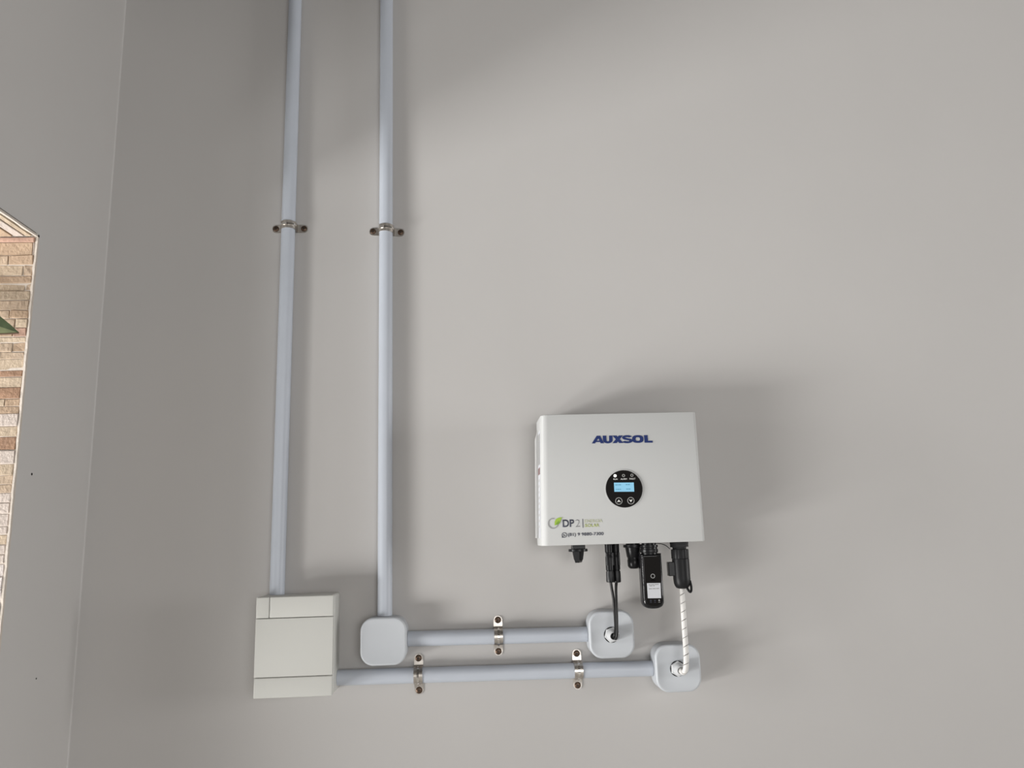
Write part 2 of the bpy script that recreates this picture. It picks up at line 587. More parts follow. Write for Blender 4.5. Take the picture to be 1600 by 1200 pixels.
def make_leaf(base, tip, width, droop, up, half=None):
    """one leaf blade with a folded midrib: two halves of different green and a brown margin."""
    base, tip, up = Vector(base), Vector(tip), Vector(up)
    ax = tip - base
    L = ax.length
    t = ax.normalized()
    side = t.cross(up).normalized()
    nrm = side.cross(t).normalized()
    N = 12
    wprof = lambda s: math.sin(PI * min(1.0, (0.04 + 0.96 * s) ** 0.75)) ** 0.85 if s < 0.999 else 0.0
    parts = []
    rows = []
    for i in range(N + 1):
        s = i / N
        c = base + ax * s + nrm * (droop * 4 * s * (1 - s))
        w = width * 0.5 * max(0.02, wprof(s))
        rows.append((c, w))
    for sg, mname, pn in ((-1, 'leafd', 'upper_half'), (1, 'leafl', 'lower_half')):
        bm = bmesh.new()
        top, bot = [], []
        for (c, w) in rows:
            e = c + side * (sg * w) + nrm * (0.12 * w)
            m_ = c + side * (sg * w * 0.5) + nrm * (0.09 * w)
            top.append([bm.verts.new(p + nrm * 0.0004) for p in (c, m_, e)])
            bot.append([bm.verts.new(p - nrm * 0.0004) for p in (c, m_, e)])
        for i in range(N):
            for k in range(2):
                bm.faces.new((top[i][k], top[i][k + 1], top[i + 1][k + 1], top[i + 1][k]))
                bm.faces.new((bot[i][k], bot[i + 1][k], bot[i + 1][k + 1], bot[i][k + 1]))
            bm.faces.new((top[i][2], bot[i][2], bot[i + 1][2], top[i + 1][2]))
            bm.faces.new((top[i][0], top[i + 1][0], bot[i + 1][0], bot[i][0]))
        parts.append((pn, bm, M[mname]))
    edge = catmull([c + side * w + nrm * (0.12 * w) for c, w in rows[1:]], 2)
    return parts, edge, rows


def add_leaf(base, tip, width, droop, up, root_pt):
    parts, edge, rows = make_leaf(base, tip, width, droop, up)
    b = bmesh.new()
    pth = catmull([root_pt, (Vector(root_pt) + Vector(base)) / 2 + Vector((0, 0, 0.006)), base], 6)
    tube(b, pth, 0.0022, 8)
    leaf = obj('leaf', b, M['bark'], plant, True)
    for pn, bm, m_ in parts:
        obj(pn, bm, m_, leaf, True, 60)
    b = bmesh.new()
    tube(b, edge, 0.0014, 6)
    obj('margin', b, M['leafe'], leaf, True)


# the leaf the photograph shows: tip at the jamb edge, blade facing the room
add_leaf(lp(-1.035, -0.325, 2.000), lp(-0.829, -0.300, 1.9314), 0.076, 0.002, (0.10, -1.0, 0.05), lp(PX + 0.009, PY + 0.004, 1.96))
for k in range(7):
    a = k * 2.4 + 1.9
    zz = 0.75 + 0.2 * k
    r0, r1 = 0.07, 0.24
    if zz > 1.5:
        a = PI + (0.5 if k % 2 else -0.6)
    b0 = Vector((r0 * math.cos(a), r0 * math.sin(a) * 0.8, zz + 0.05))
    t0 = Vector((r1 * math.cos(a), min(r1 * math.sin(a), 0.3) * 0.8, zz + 0.0))
    add_leaf(b0, t0, 0.062, 0.02, (0.1, -0.3, 1.0), (0.0, 0.0, zz - 0.02))

# ------------------------------------------------------------------ wall boxes


def dist_box():
    t = thing('distribution_box', 'cream plastic distribution box with grooved front, below the left vertical conduit', 'electrical box', (-0.3626, 0.0, 1.3305))
    cx, cz = -0.3626, 1.3305
    hw, hh = 0.0777, 0.0982

    def L(bm):
        bmesh.ops.translate(bm, verts=bm.verts, vec=(-cx, 0, -cz))
        return bm
    bm = bmesh.new()
    rr_loft(bm, cx, cz, hw + 0.0006, hh, 0.006, [(0.0, 0.0), (0.061, 0.0), (0.0625, 0.0015), (0.0665, 0.0025)], 4)
    obj('base', L(bm), M['cream'], t, True)
    g = 0.0006
    xl, xr = cx - hw, cx + hw
    zt, zb = cz + hh - 0.0006, cz - hh + 0.0006
    z1, z2, xv = 1.3861, 1.2720, -0.4136
    spec = [('cover_panel', xl, xv - g * 0.6, z1 + g, zt), ('cover_panel', xv + g * 0.6, xr, z1 + g, zt),
            ('door', xl, xr, z2 + g, z1 - g), ('cover_panel', xl, xr, zb, z2 - g)]
    for nm, a, b, c, d in spec:
        obj(nm, L(box(a, b, -0.0755, -0.0640, c, d, bevel=0.0022 if nm != 'door' else 0.0009, seg=3)), M['cream'], t, True)
    return t


dist_box()

JC = [(-0.1860, 1.3302, 'blank white square junction box at the foot of the second vertical conduit'),
      (0.2898, 1.3272, 'white square junction box with gland fed by black cables'),
      (0.4264, 1.2548, 'white square junction box with gland fed by white wrapped cable')]
JH = 0.0478


def junction(i):
    cx, cz, lab = JC[i]
    t = thing('junction_box', lab, 'electrical box', (cx, 0, cz), 'white junction boxes on the conduits')
    bm = bmesh.new()
    rr_loft(bm, 0, 0, JH - 0.0004, JH - 0.0004, 0.027, [(0.0, 0.0015), (0.002, 0.0), (0.034, 0.0)], 12)
    obj('base', bm, M['white'], t, True)
    bm = bmesh.new()
    rr_loft(bm, 0, 0, JH, JH, 0.0275, [(0.0345, 0.0008), (0.0352, 0.0)] + edge_round(0.0500, 0.0045, 5) + [(0.0494, 0.0062)], 12)
    obj('lid', bm, M['white'], t, True, 50)
    if i:
        gx, gz = (-0.0005, -0.0005) if i == 1 else (-0.0015, -0.0006)
        bm = bmesh.new()
        hexa = lambda r, d, ph: [(gx + r * math.cos(ph + PI / 3 * k), -d, gz + r * math.sin(ph + PI / 3 * k)) for k in range(6)]
        ph = 0.25 if i == 1 else 0.5
        loft(bm, [hexa(0.0158, 0.0490, ph), hexa(0.0158, 0.0560, ph), hexa(0.0145, 0.0568, ph)])
        obj('gland_nut', bm, M['nutwhite'], t)
        bm = bmesh.new()
        ring_plate(bm, gx, gz, 0.0161, 0.0130, 0.0490, 0.0502, n=24)
        obj('gasket', bm, M['blackm'], t)
        bm = bmesh.new()
        lathe(bm, gx, gz, [(-0.0560, 0.0125), (-0.0640, 0.0122), (-0.0700, 0.0108), (-0.0745, 0.0085), (-0.0750, 0.0070), (-0.0700, 0.0066)], 24, axis='Y')
        obj('gland_cap', bm, M['nutwhite'], t, True)
        bm = bmesh.new()
        lathe(bm, gx, gz, [(-0.0690, 0.0067), (-0.0712, 0.0067)], 18, axis='Y')
        obj('gland_seal', bm, M['blackm'] if i == 1 else M['nutwhite'], t)
    return t


for i in range(3):
    junction(i)

# ------------------------------------------------------------------ conduits
PR, PD = 0.0156, 0.0168


def conduit(p0, p1, label):
    p0, p1 = Vector(p0), Vector(p1)
    bm = bmesh.new()
    ax = (p1 - p0)
    L = ax.length
    o_path = [Vector((0, 0, 0)), Vector((0, 0, L))]
    rings = []
    for z, r in ((0.0, PR - 0.002), (0.0, PR), (L, PR), (L, PR - 0.002)):
        rings.append([(r * math.cos(2 * PI * k / 32), r * math.sin(2 * PI * k / 32), z) for k in range(32)])
    vs = [[bm.verts.new(p) for p in r] for r in rings]
    for a, b in zip(vs, vs[1:] + vs[:1]):
        for k in range(32):
            j = (k + 1) % 32
            bm.faces.new((a[k], a[j], b[j], b[k]))
    o = obj('conduit', bm, M['pvc'], None, True)
    o.location = p0
    o.rotation_euler = ax.to_track_quat('Z', 'Y').to_euler()
    tag(o, label, 'conduit', 'grey pvc conduits')
    return o


conduit((-0.4133, -PD, 1.4289), (-0.4105, -PD, ZC), 'vertical grey conduit rising from the cream distribution box')
conduit((-0.1868, -PD, 1.3782), (-0.1868, -PD, ZC), 'vertical grey conduit rising from the blank white junction box')
conduit((-0.1380, -PD, 1.3296), (0.2419, -PD, 1.3256), 'short horizontal grey conduit between two white junction boxes')
conduit((-0.2840, -PD, 1.2572), (0.3784, -PD, 1.2512), 'long low horizontal grey conduit leaving the cream distribution box')

# ------------------------------------------------------------------ pipe clamps


def make_clamp(label, loc, rot):
    t = thing('pipe_clamp', label, 'clamp', loc, 'steel conduit clamps')
    t.rotation_euler = rot
    R = 0.0165
    c = PD
    # centre line in the XY plane (depth = -y): left ear, leg, arc, leg, right ear
    path = [(-0.0405, 0.0012), (-0.0395, 0.0012), (-0.0375, 0.0012), (-0.0345, 0.0012), (-0.0310, 0.0012), (-0.0200, 0.0012), (-0.0180, 0.0018), (-0.0171, 0.0040), (-R, 0.0090)]
    wid = [0.0050, 0.0105, 0.0150, 0.0180, 0.0190, 0.0190, 0.0190, 0.0188, 0.0186]
    for k in range(15):
        a = PI - PI * k / 14
        path.append((R * 1.02 * math.cos(a), c + R * 1.03 * math.sin(a)))
        wid.append(0.0182)
    path += [(-x, d) for x, d in reversed(path[:9])]
    wid += list(reversed(wid[:9]))
    n = len(path)

    def strip(i0, i1, w_of, off, th):
        rings = []
        for i in range(i0, i1):
            a = Vector(path[max(0, i - 1)])
            b = Vector(path[min(n - 1, i + 1)])
            tg = (b - a).normalized()
            nn = Vector((-tg.y, tg.x))  # outward (towards larger depth / away from the pipe)
            p = Vector(path[i])
            w = w_of(i) / 2
            lo = p + nn * (off - th / 2)
            hi = p + nn * (off + th / 2)
            rings.append([(lo.x, -lo.y, -w), (hi.x, -hi.y, -w), (hi.x, -hi.y, w), (lo.x, -lo.y, w)])
        return loft(bmesh.new(), rings)
    obj('strap', strip(0, n, lambda i: wid[i], 0.0, 0.0013), M['zinc'], t, True, 40)
    obj('rib', strip(10, n - 10, lambda i: 0.0048 if 11 < i < n - 12 else 0.0022, 0.0014, 0.0022), M['polished'], t, True, 40)
    for sx in (-1, 1):
        bm = bmesh.new()
        x = sx * 0.0322
        lathe(bm, x, 0.0, [(-0.0016, 0.0070), (-0.0030, 0.0068), (-0.0043, 0.0052), (-0.0047, 0.0030)], 18, axis='Y')
        s = obj('screw', bm, M['screw'], t, True)
        bm = bmesh.new()
        add_box(bm, x - 0.0028, x + 0.0028, -0.00485, -0.0042, -0.0006, 0.0006)
        add_box(bm, x - 0.0006, x + 0.0006, -0.00485, -0.0042, -0.0028, 0.0028)
        obj('screw_slot', bm, M['dark'], s)
    return t


c0 = make_clamp('steel clamp on the leftmost vertical conduit', (-0.4113, 0, 2.2558), (0, 0.0, 0))
dup(c0, (-0.1862, 0, 2.2464), (0, math.radians(2.4), 0), 'steel clamp on the second vertical conduit, above the blank junction box')
dup(c0, (0.0528, 0, 1.3276), (0, math.radians(90.4), 0), 'steel clamp on the upper short horizontal conduit')
dup(c0, (-0.1168, 0, 1.2556), (0, math.radians(89.2), 0), 'steel clamp on the lower conduit, nearest the blank junction box')
dup(c0, (0.2197, 0, 1.2527), (0, math.radians(90.6), 0), 'steel clamp on the lower conduit, nearest the gland junction boxes')

# ------------------------------------------------------------------ inverter
F = 0.125
IX, IZ = 0.315, 1.5135
inv = thing('inverter', 'white wall inverter with round black display and navy AUXSOL lettering', 'inverter', (0, 0, 0))
ZT, ZB = 1.7850, 1.5140


def xl_at(z):
    return 0.1420 + (z - ZB) / (ZT - ZB) * (0.1497 - 0.1420)


XRT = 0.4812


def casing():
    bm = bmesh.new()
    r, r2 = 0.0145, 0.006
    rings = []

    def outline(z, ins):
        x0, x1 = xl_at(z) + ins, XRT - ins
        pts = [(x0, -0.022)]
        f = F - ins
        for k in range(9):
            a = PI / 2 * k / 8
            pts.append((x0 + r - r * math.cos(a), -(f - r + r * math.sin(a))))
        for k in range(9):
            a = PI / 2 * k / 8
            pts.append((x1 - r2 + r2 * math.sin(a), -(f - r2 + r2 * math.cos(a))))
        pts.append((x1, -0.022))
        return [(x, y, z) for x, y in pts]
    e = 0.0022
    lv = [(ZB, e), (ZB + e * 0.3, e * 0.3), (ZB + e, 0.0), (ZT - e, 0.0), (ZT - e * 0.3, e * 0.3), (ZT, e)]
    for z, ins in lv:
        rings.append(outline(z, ins))
    return loft(bm, rings)


obj('casing', casing(), M['inv'], inv, True, 30)
obj('mounting_bracket', box(0.20, 0.43, -0.0225, 0.0, 1.585, 1.735, bevel=0.002), M['invside'], inv)
# rear side flange of the heat sink, a little proud of the casing on the left
bm = bmesh.new()
pts = [(1.530, -0.0045), (1.745, -0.0045), (1.764, 0.001), (1.530, 0.001)]
rings = []
for d in (0.024, 0.060):
    rings.append([(xl_at(z) + dx, -d, z) for z, dx in pts])
loft(bm, rings)
obj('side_flange', bm, M['invside'], inv)
# rating label on the left side
bm = bmesh.new()
loft(bm, [[(xl_at(z) + dx, -d, z) for d, z in ((0.063, 1.53), (0.108, 1.53), (0.108, 1.755), (0.063, 1.755))] for dx in (0.0003, -0.0006)])
lab = obj('side_label', bm, M['labelw'], inv)
bm = bmesh.new()
loft(bm, [[(xl_at(z) + dx, -d, z) for d, z in ((0.0645, 1.683), (0.106, 1.683), (0.106, 1.748), (0.0645, 1.748))] for dx in (-0.0004, -0.0010)])
obj('label_panel', bm, M['labelg'], lab)
bm = bmesh.new()
loft(bm, [[(xl_at(z) + dx, -d, z) for d, z in ((0.0645, 1.662), (0.106, 1.662), (0.106, 1.676), (0.0645, 1.676))] for dx in (-0.0004, -0.0010)])
obj('label_stripe', bm, M['red'], lab)
bm = bmesh.new()
for k in range(9):
    z = 1.650 - k * 0.012
    loft(bm, [[(xl_at(z) + dx, -d, zz) for d, zz in ((0.068, z - 0.003), (0.098 - 0.004 * (k % 3), z - 0.003), (0.098 - 0.004 * (k % 3), z + 0.002), (0.068, z + 0.002))] for dx in (-0.0004, -0.0009)])
obj('label_print', bm, M['faint'], lab)

# brand lettering, drawn as heavy wide capitals
LX0, LX1, LZ0, LZ1 = 0.2552, 0.3846, 1.7212, 1.7372


def logo():
    bm = bmesh.new()
    H = LZ1 - LZ0
    d0, d1 = F + 0.0001, F + 0.0006

    cnt = [0]

    def P(pts):
        cnt[0] += 1   # strokes that cross differ by a hair in thickness, so no two faces coincide
        e = 0.00004 * (cnt[0] % 7)
        poly_plate(bm, [(LX0 + x * (LX1 - LX0), LZ0 + z * H - (x - 0.5) * 0.0012) for x, z in pts], d0 - e * 0.1, d1 + e)

    def quadstrip(outer, inner, closed):
        n = len(outer)
        rng = range(n) if closed else range(n - 1)
        for i in rng:
            j = (i + 1) % n
            P([outer[i], outer[j], inner[j], inner[i]])
    # A
    P([(0.0, 0.0), (0.052, 0.0), (0.122, 0.78), (0.100, 1.0), (0.085, 1.0)])
    P([(0.100, 1.0), (0.142, 1.0), (0.200, 0.0), (0.145, 0.0), (0.105, 0.80)])
    P([(0.055, 0.17), (0.150, 0.17), (0.143, 0.36), (0.070, 0.36)])
    # U
    so = [(0.183, 1.0), (0.185, 0.42)]
    si = [(0.242, 1.0), (0.243, 0.42)]
    for k in range(1, 9):
        a = PI + PI * k / 9
        so.append((0.264 + 0.079 * math.cos(a), 0.39 + 0.41 * math.sin(a)))
        si.append((0.264 + 0.022 * math.cos(a), 0.39 + 0.15 * math.sin(a)))
    so += [(0.343, 0.42), (0.345, 1.0)]
    si += [(0.285, 0.42), (0.287, 1.0)]
    quadstrip(so, si, False)
    # X
    P([(0.343, 1.0), (0.410, 1.0), (0.517, 0.0), (0.450, 0.0)])
    P([(0.448, 1.0), (0.513, 1.0), (0.406, 0.0), (0.338, 0.0)])
    # S
    def arc(cx, cz, rx, rz, a0, a1, n=8):
        return [(cx + rx * math.cos(math.radians(a0 + (a1 - a0) * k / n)), cz + rz * math.sin(math.radians(a0 + (a1 - a0) * k / n))) for k in range(n + 1)]
    mid = arc(0.590, 0.715, 0.048, 0.185, 15, 90, 4) + arc(0.572, 0.715, 0.045, 0.185, 90, 270, 8) + arc(0.595, 0.285, 0.048, 0.19, 90, -90, 8) + arc(0.575, 0.285, 0.050, 0.19, -90, -165, 4)
    w, h = 0.028, 0.125
    outer, inner = [], []
    for i in range(len(mid)):
        a = mid[max(0, i - 1)]
        b = mid[min(len(mid) - 1, i + 1)]
        tx, tz = (b[0] - a[0]) / w, (b[1] - a[1]) / h
        l = math.hypot(tx, tz) or 1
        nx, nz = -tz / l * w, tx / l * h
        outer.append((mid[i][0] + nx, mid[i][1] + nz))
        inner.append((mid[i][0] - nx, mid[i][1] - nz))
    quadstrip(outer, inner, False)
    # O
    N = 28
    sg = lambda v, p: math.copysign(abs(v) ** p, v)
    oo = [(0.757 + 0.093 * sg(math.cos(2 * PI * k / N), 0.75), 0.5 + 0.51 * sg(math.sin(2 * PI * k / N), 0.75)) for k in range(N)]
    oi = [(0.757 + 0.036 * sg(math.cos(2 * PI * k / N), 0.75), 0.5 + 0.24 * sg(math.sin(2 * PI * k / N), 0.75)) for k in range(N)]
    quadstrip(oo, oi, True)
    # L
    P([(0.862, 1.0), (0.921, 1.0), (0.923, 0.26), (0.870, 0.0), (0.866, 0.0)])
    P([(0.868, 0.0), (1.0, 0.0), (0.998, 0.26), (0.921, 0.26)])
    return bm


lo = obj('brand_lettering', logo(), M['navy'], inv)
lo['label'] = 'navy wide capitals reading AUXSOL'

# round display
DCX, DCZ, DR = 0.3180, 1.6256, 0.0385
bm = bmesh.new()
ring_plate(bm, DCX, DCZ, DR + 0.0018, DR - 0.0010, F + 0.0, F + 0.0012, n=48)
obj('display_bezel', bm, M['inv'], inv, True)
bm = bmesh.new()
loft(bm, [[(x, -d, z) for x, z in disc_pts(DCX, DCZ, DR - i, 48)] for d, i in ((F + 0.0, 0.0), (F + 0.0018, 0.0), (F + 0.0024, 0.0008))])
dis = obj('display', bm, M['panel'], inv, True)
dis['label'] = 'round black display with blue screen, three indicator lights and two buttons'
DF = F + 0.0025
bm = bmesh.new()
poly_plate(bm, [(0.2970, 1.6200), (0.3385, 1.6192), (0.3387, 1.6380), (0.2970, 1.6388)], DF, DF + 0.0006)
lcd = obj('screen', bm, M['lcd'], dis)
lcd['label'] = 'glowing pale blue screen'
bm = bmesh.new()
for z, segs in ((1.6340, ((0.2995, 0.3035), (0.3042, 0.3062), (0.3070, 0.3115), (0.3215, 0.3250), (0.3258, 0.3300))),
                (1.6248, ((0.3000, 0.3020), (0.3030, 0.3075), (0.3083, 0.3110), (0.3220, 0.3258), (0.3264, 0.3310)))):
    for a, b in segs:
        poly_plate(bm, [(a, z - 0.0010), (b, z - 0.0010), (b, z + 0.0010), (a, z + 0.0010)], DF + 0.0006, DF + 0.0008)
obj('screen_print', bm, M['lcdt'], dis)
bm = bmesh.new()
loft(bm, [[(x, -d, z) for x, z in disc_pts(0.3003, 1.6530, r, 16)] for d, r in ((DF, 0.0032), (DF + 0.0008, 0.0030))])
obj('indicator_light', bm, M['led'], dis)['label'] = 'lit white indicator'
for x in (0.3180, 0.3356):
    bm = bmesh.new()
    ring_plate(bm, x, 1.6530, 0.0031, 0.0018, DF, DF + 0.0006, n=18)
    obj('indicator_light', bm, M['greyp'], dis)
for s, x, w in (('RUN', 0.3008, 0.0085), ('ALARM', 0.3184, 0.0135), ('FAULT', 0.3364, 0.0125)):
    text_obj('indicator_caption', s, x - w / 2, x + w / 2, 1.6443, 1.6475, DF, M['whitep'], dis, bold=0.01)
for x, up in ((0.3052, 1), (0.3304, -1)):
    z = 1.6008
    bm = bmesh.new()
    ring_plate(bm, x, z, 0.0074, 0.0061, DF, DF + 0.0006, n=28)
    b = obj('button', bm, M['greyp'], dis)
    bm = bmesh.new()
    s = up
    poly_plate(bm, [(x - 0.0036, z - 0.0022 * s), (x, z + 0.0030 * s), (x + 0.0036, z - 0.0022 * s), (x + 0.0022, z - 0.0024 * s), (x, z - 0.0008 * s), (x - 0.0022, z - 0.0024 * s)], DF, DF + 0.0006)
    obj('arrow', bm, M['whitep'], b)

# installer's sticker, lower left
bm = bmesh.new()
SF = F + 0.0002
ring_plate(bm, 0.1672, 1.5590, 0.0110, 0.0088, SF, SF + 0.0004, math.radians(75), math.radians(345), 30)
emb = obj('emblem', bm, M['greylight'], inv)
emb['label'] = 'grey ring with a green leaf'
for nm, m_, pts in (('leaf_print', 'greenp', [(0.1702, 1.5545), (0.1705, 1.5620), (0.1730, 1.5672), (0.1772, 1.5698), (0.1860, 1.5712), (0.1838, 1.5665), (0.1815, 1.5605), (0.1775, 1.5565), (0.1735, 1.5560)]),
                    ('leaf_fold', 'greend', [(0.1725, 1.5562), (0.1745, 1.5605), (0.1790, 1.5640), (0.1812, 1.5606), (0.1775, 1.5567)])):
    bm = bmesh.new()
    poly_plate(bm, pts, SF + 0.0003, SF + (0.0007 if nm == 'leaf_print' else 0.0009))
    obj(nm, bm, M[m_], emb)
text_obj('sticker_lettering', 'DP', 0.1868, 0.2104, 1.5510, 1.5660, SF, M['greytxt'], inv, bold=0.018)
text_obj('sticker_numeral', '2', 0.2132, 0.2222, 1.5507, 1.5655, SF, M['greylight'], inv, bold=-0.012)
obj('sticker_divider', poly_plate(bmesh.new(), [(0.2279, 1.5485), (0.2289, 1.5485), (0.2289, 1.5664), (0.2279, 1.5664)], SF, SF + 0.0004), M['greytxt'], inv)
text_obj('sticker_lettering', 'ENERGIA', 0.2326, 0.2690, 1.5585, 1.5652, SF, M['olivep'], inv)
text_obj('sticker_lettering', 'SOLAR', 0.2326, 0.2624, 1.5497, 1.5563, SF, M['olive'], inv, bold=0.02)
bm = bmesh.new()
ring_plate(bm, 0.1892, 1.5350, 0.0053, 0.0042, SF, SF + 0.0004, n=24)
poly_plate(bm, [(0.1838, 1.5293), (0.1870, 1.5305), (0.1848, 1.5328)], SF, SF + 0.0004)
ring_plate(bm, 0.1912, 1.5368, 0.0042, 0.0029, SF, SF + 0.0004, math.radians(180), math.radians(270), 10)
obj('phone_icon', bm, M['greytxt'], inv)
text_obj('sticker_number', '(81) 9 9880-7300', 0.1965, 0.2702, 1.5306, 1.5388, SF, M['greytxt'], inv, bold=0.012)

# rotary isolator under the casing
bm = bmesh.new()
add_box(bm, 0.2105, 0.2375, -0.083, -0.057, 1.5050, 1.5138, bevel=0.001, seg=1)
sw = obj('rotary_switch', bm, M['black'], inv)
bm = bmesh.new()
lathe(bm, 0.2238, -0.070, [(1.4998, 0.0196), (1.5006, 0.0203), (1.5046, 0.0203), (1.5054, 0.0196)], 28)
obj('collar', bm, M['black'], sw, True)
bm = bmesh.new()
lathe(bm, 0.2238, -0.070, [(1.5000, 0.0125), (1.4840, 0.0098), (1.4815, 0.0085)], 20)
kn = obj('knob', bm, M['blackm'], sw, True)
bm = bmesh.new()


def grip(bm, z, hx, hy, ang, cx, cy):
    ca, sa = math.cos(ang), math.sin(ang)
    return [(cx + x * ca - y * sa, cy + x * sa + y * ca, z) for x, y in ((-hx, -hy), (hx, -hy), (hx, hy), (-hx, hy))]


loft(bm, [grip(bm, z, hx, hy, -0.35, 0.2238, -0.070) for z, hx, hy in ((1.4998, 0.0062, 0.0185), (1.4790, 0.0046, 0.0150), (1.4772, 0.0038, 0.0140))])
obj('knob_grip', bm, M['blackm'], sw)

# capped communication port and its tether
bm = bmesh.new()
lathe(bm, 0.3440, -0.055, [(1.5138, 0.0150), (1.5105, 0.0150), (1.5105, 0.0206), (1.5050, 0.0206), (1.5040, 0.0165), (1.4985, 0.0158),
                           (1.4850, 0.0140), (1.4835, 0.0128), (1.4795, 0.0128), (1.4780, 0.0135), (1.4660, 0.0130), (1.4625, 0.0110), (1.4605, 0.0080)], 28)
obj('port_cap', bm, M['black'], inv, True)
bm = bmesh.new()
tube(bm, catmull([(0.362, -0.066, 1.5072), (0.380, -0.066, 1.5110), (0.398, -0.068, 1.5112), (0.410, -0.072, 1.5075), (0.4185, -0.077, 1.4995)], 8), 0.0008, 8)
obj('cap_tether', bm, M['cable'], inv, True)

# ------------------------------------------------------------------ plug-in data logger


def S(x, z, d):
    k = (1.72 - d) / 1.65
    return x * k, 1.54 + (z - 1.54) * k


dg = thing('data_logger', 'glossy black plug-in logger stick with white label hanging under the inverter', 'data logger', (0, 0, 0))
bm = bmesh.new()
lathe(bm, 0.3730, -0.080, [(1.5138, 0.0150), (1.5090, 0.0150), (1.5090, 0.0188), (1.5050, 0.0188), (1.5040, 0.0172), (1.5010, 0.0172), (1.5000, 0.0188, 1), (1.4945, 0.0188, 1), (1.4930, 0.0165), (1.4900, 0.0165)], 48, flute=0.05, fl_n=16)
obj('coupling_nut', bm, M['black'], dg, True)
DD = 0.092
xa, zt = S(0.3562, 1.4912, DD)
xb, _ = S(0.4022, 1.4912, DD)
_, zb = S(0.0, 1.3775, DD)


def logger_outline(ins):
    x0, x1, t, b = xa + ins, xb - ins, zt - ins, zb + ins
    w = x1 - x0
    pts = [(x1, t), (x0, t)]
    for k in range(25):
        u = -math.cos(PI * k / 24)
        pts.append(((x0 + x1) / 2 + u * w / 2, b + 0.0165 * (1 - max(0.0, 1 - abs(u) ** 2.6) ** (1 / 2.6))))
    return pts


bm = bmesh.new()
loft(bm, [[(x, -d, z) for x, z in logger_outline(i)] for d, i in
          [(0.066, 0.002), (0.068, 0.0)] + [(0.0835, 0.0), (0.0860, 0.0004), (0.0885, 0.0014), (0.0905, 0.0028), (0.0916, 0.0042), (DD, 0.0055)]])
lb = obj('body', bm, M['gloss'], dg, True, 30)


def SD(x, z):
    return S(x, z, DD)


bm = bmesh.new()
poly_plate(bm, logger_outline(0.0060), DD - 0.0003, DD + 0.0002)
obj('front_panel', bm, M['panel'], dg)
cx, cz = SD(0.3797, 1.4447)
bm = bmesh.new()
ring_plate(bm, cx, cz, 0.0046, 0.0034, DD - 0.0001, DD + 0.0004, n=24)
obj('button', bm, M['greylight'], dg)
bm = bmesh.new()
poly_plate(bm, [(cx - 0.0048, cz - 0.0092), (cx + 0.0048, cz - 0.0092), (cx + 0.0048, cz - 0.0078), (cx - 0.0048, cz - 0.0078)], DD - 0.0001, DD + 0.0002)
obj('caption_print', bm, M['greytxt'], dg)
q = [SD(0.3662, 1.3998), SD(0.3945, 1.3992), SD(0.3952, 1.4300), SD(0.3662, 1.4306)]
bm = bmesh.new()
poly_plate(bm, q, DD - 0.0001, DD + 0.0004)
lab = obj('paper_label', bm, M['labelw'], dg)
lab['label'] = 'white printed paper label'
bm = bmesh.new()
lx, lz = q[3]
for (a, b, dz_) in ((0.0030, 0.0075, 0.0032), (0.0085, 0.0150, 0.0032), (0.0160, 0.0245, 0.0032), (0.0050, 0.0110, 0.0058), (0.0125, 0.0160, 0.0058),
                    (0.0035, 0.0100, 0.0115), (0.0112, 0.0178, 0.0115), (0.0188, 0.0250, 0.0115)):
    poly_plate(bm, [(lx + a, lz - dz_ - 0.0009), (lx + b, lz - dz_ - 0.0009), (lx + b, lz - dz_ + 0.0009), (lx + a, lz - dz_ + 0.0009)], DD + 0.0004, DD + 0.0006)
obj('label_print', bm, M['greylight'], lab)
for k in range(3):
    ix, iz = SD(0.3722 + 0.0089 * k, 1.3945)
    bm = bmesh.new()
    if k == 0:
        ring_plate(bm, ix, iz, 0.0018, 0.0011, DD - 0.0001, DD + 0.0003, n=14)
    elif k == 1:
        ring_plate(bm, ix, iz - 0.0012, 0.0026, 0.0018, DD - 0.0001, DD + 0.0003, math.radians(40), math.radians(140), 8)
        poly_plate(bm, disc_pts(ix, iz - 0.0008, 0.0007, 8), DD - 0.0001, DD + 0.0003)
    else:
        poly_plate(bm, disc_pts(ix, iz + 0.0004, 0.0017, 10), DD - 0.0001, DD + 0.0003)
    poly_plate(bm, [(ix - 0.002, iz - 0.0038), (ix + 0.002, iz - 0.0038), (ix + 0.002, iz - 0.0031), (ix - 0.002, iz - 0.0031)], DD - 0.0001, DD + 0.0003)
    obj('status_icon', bm, M['greylight'] if k == 2 else M['greytxt'], dg)

# ------------------------------------------------------------------ solar cables with their connectors


def dc_cable(cx, cy, zend, label, path):
    t = thing('solar_cable', label, 'cable', (0, 0, 0), 'black solar cables')
    bm = bmesh.new()
    lathe(bm, cx, cy, [(1.5138, 0.0084), (1.4965, 0.0084), (1.4955, 0.0076), (1.4895, 0.0074), (1.4880, 0.0082), (1.4835, 0.0084), (1.4680, 0.0084),
                       (1.4600, 0.0083), (1.4590, 0.0072), (1.4560, 0.0072)], 20)
    con = obj('connector', bm, M['black'], t, True)
    bm = bmesh.new()
    lathe(bm, cx, cy, [(1.4575, 0.0072), (1.4572, 0.0084, 1), (1.4480, 0.0088, 1), (zend + 0.003, 0.0088, 1), (zend + 0.0008, 0.0080), (zend, 0.0048)], 48, flute=0.08, fl_n=8)
    obj('cap_nut', bm, M['black'], con, True, 25)
    for s in (-1, 1):
        bm = bmesh.new()
        add_box(bm, cx - 0.0018 + s * 0.0062, cx + 0.0018 + s * 0.0062, cy - 0.0068, cy - 0.0040, 1.4690, 1.4960, bevel=0.0008, seg=1)
        obj('locking_tab', bm, M['black'], con)
    bm = bmesh.new()
    tube(bm, catmull(path, 10), 0.0030, 12)
    obj('sheath', bm, M['cable'], t, True)
    return t


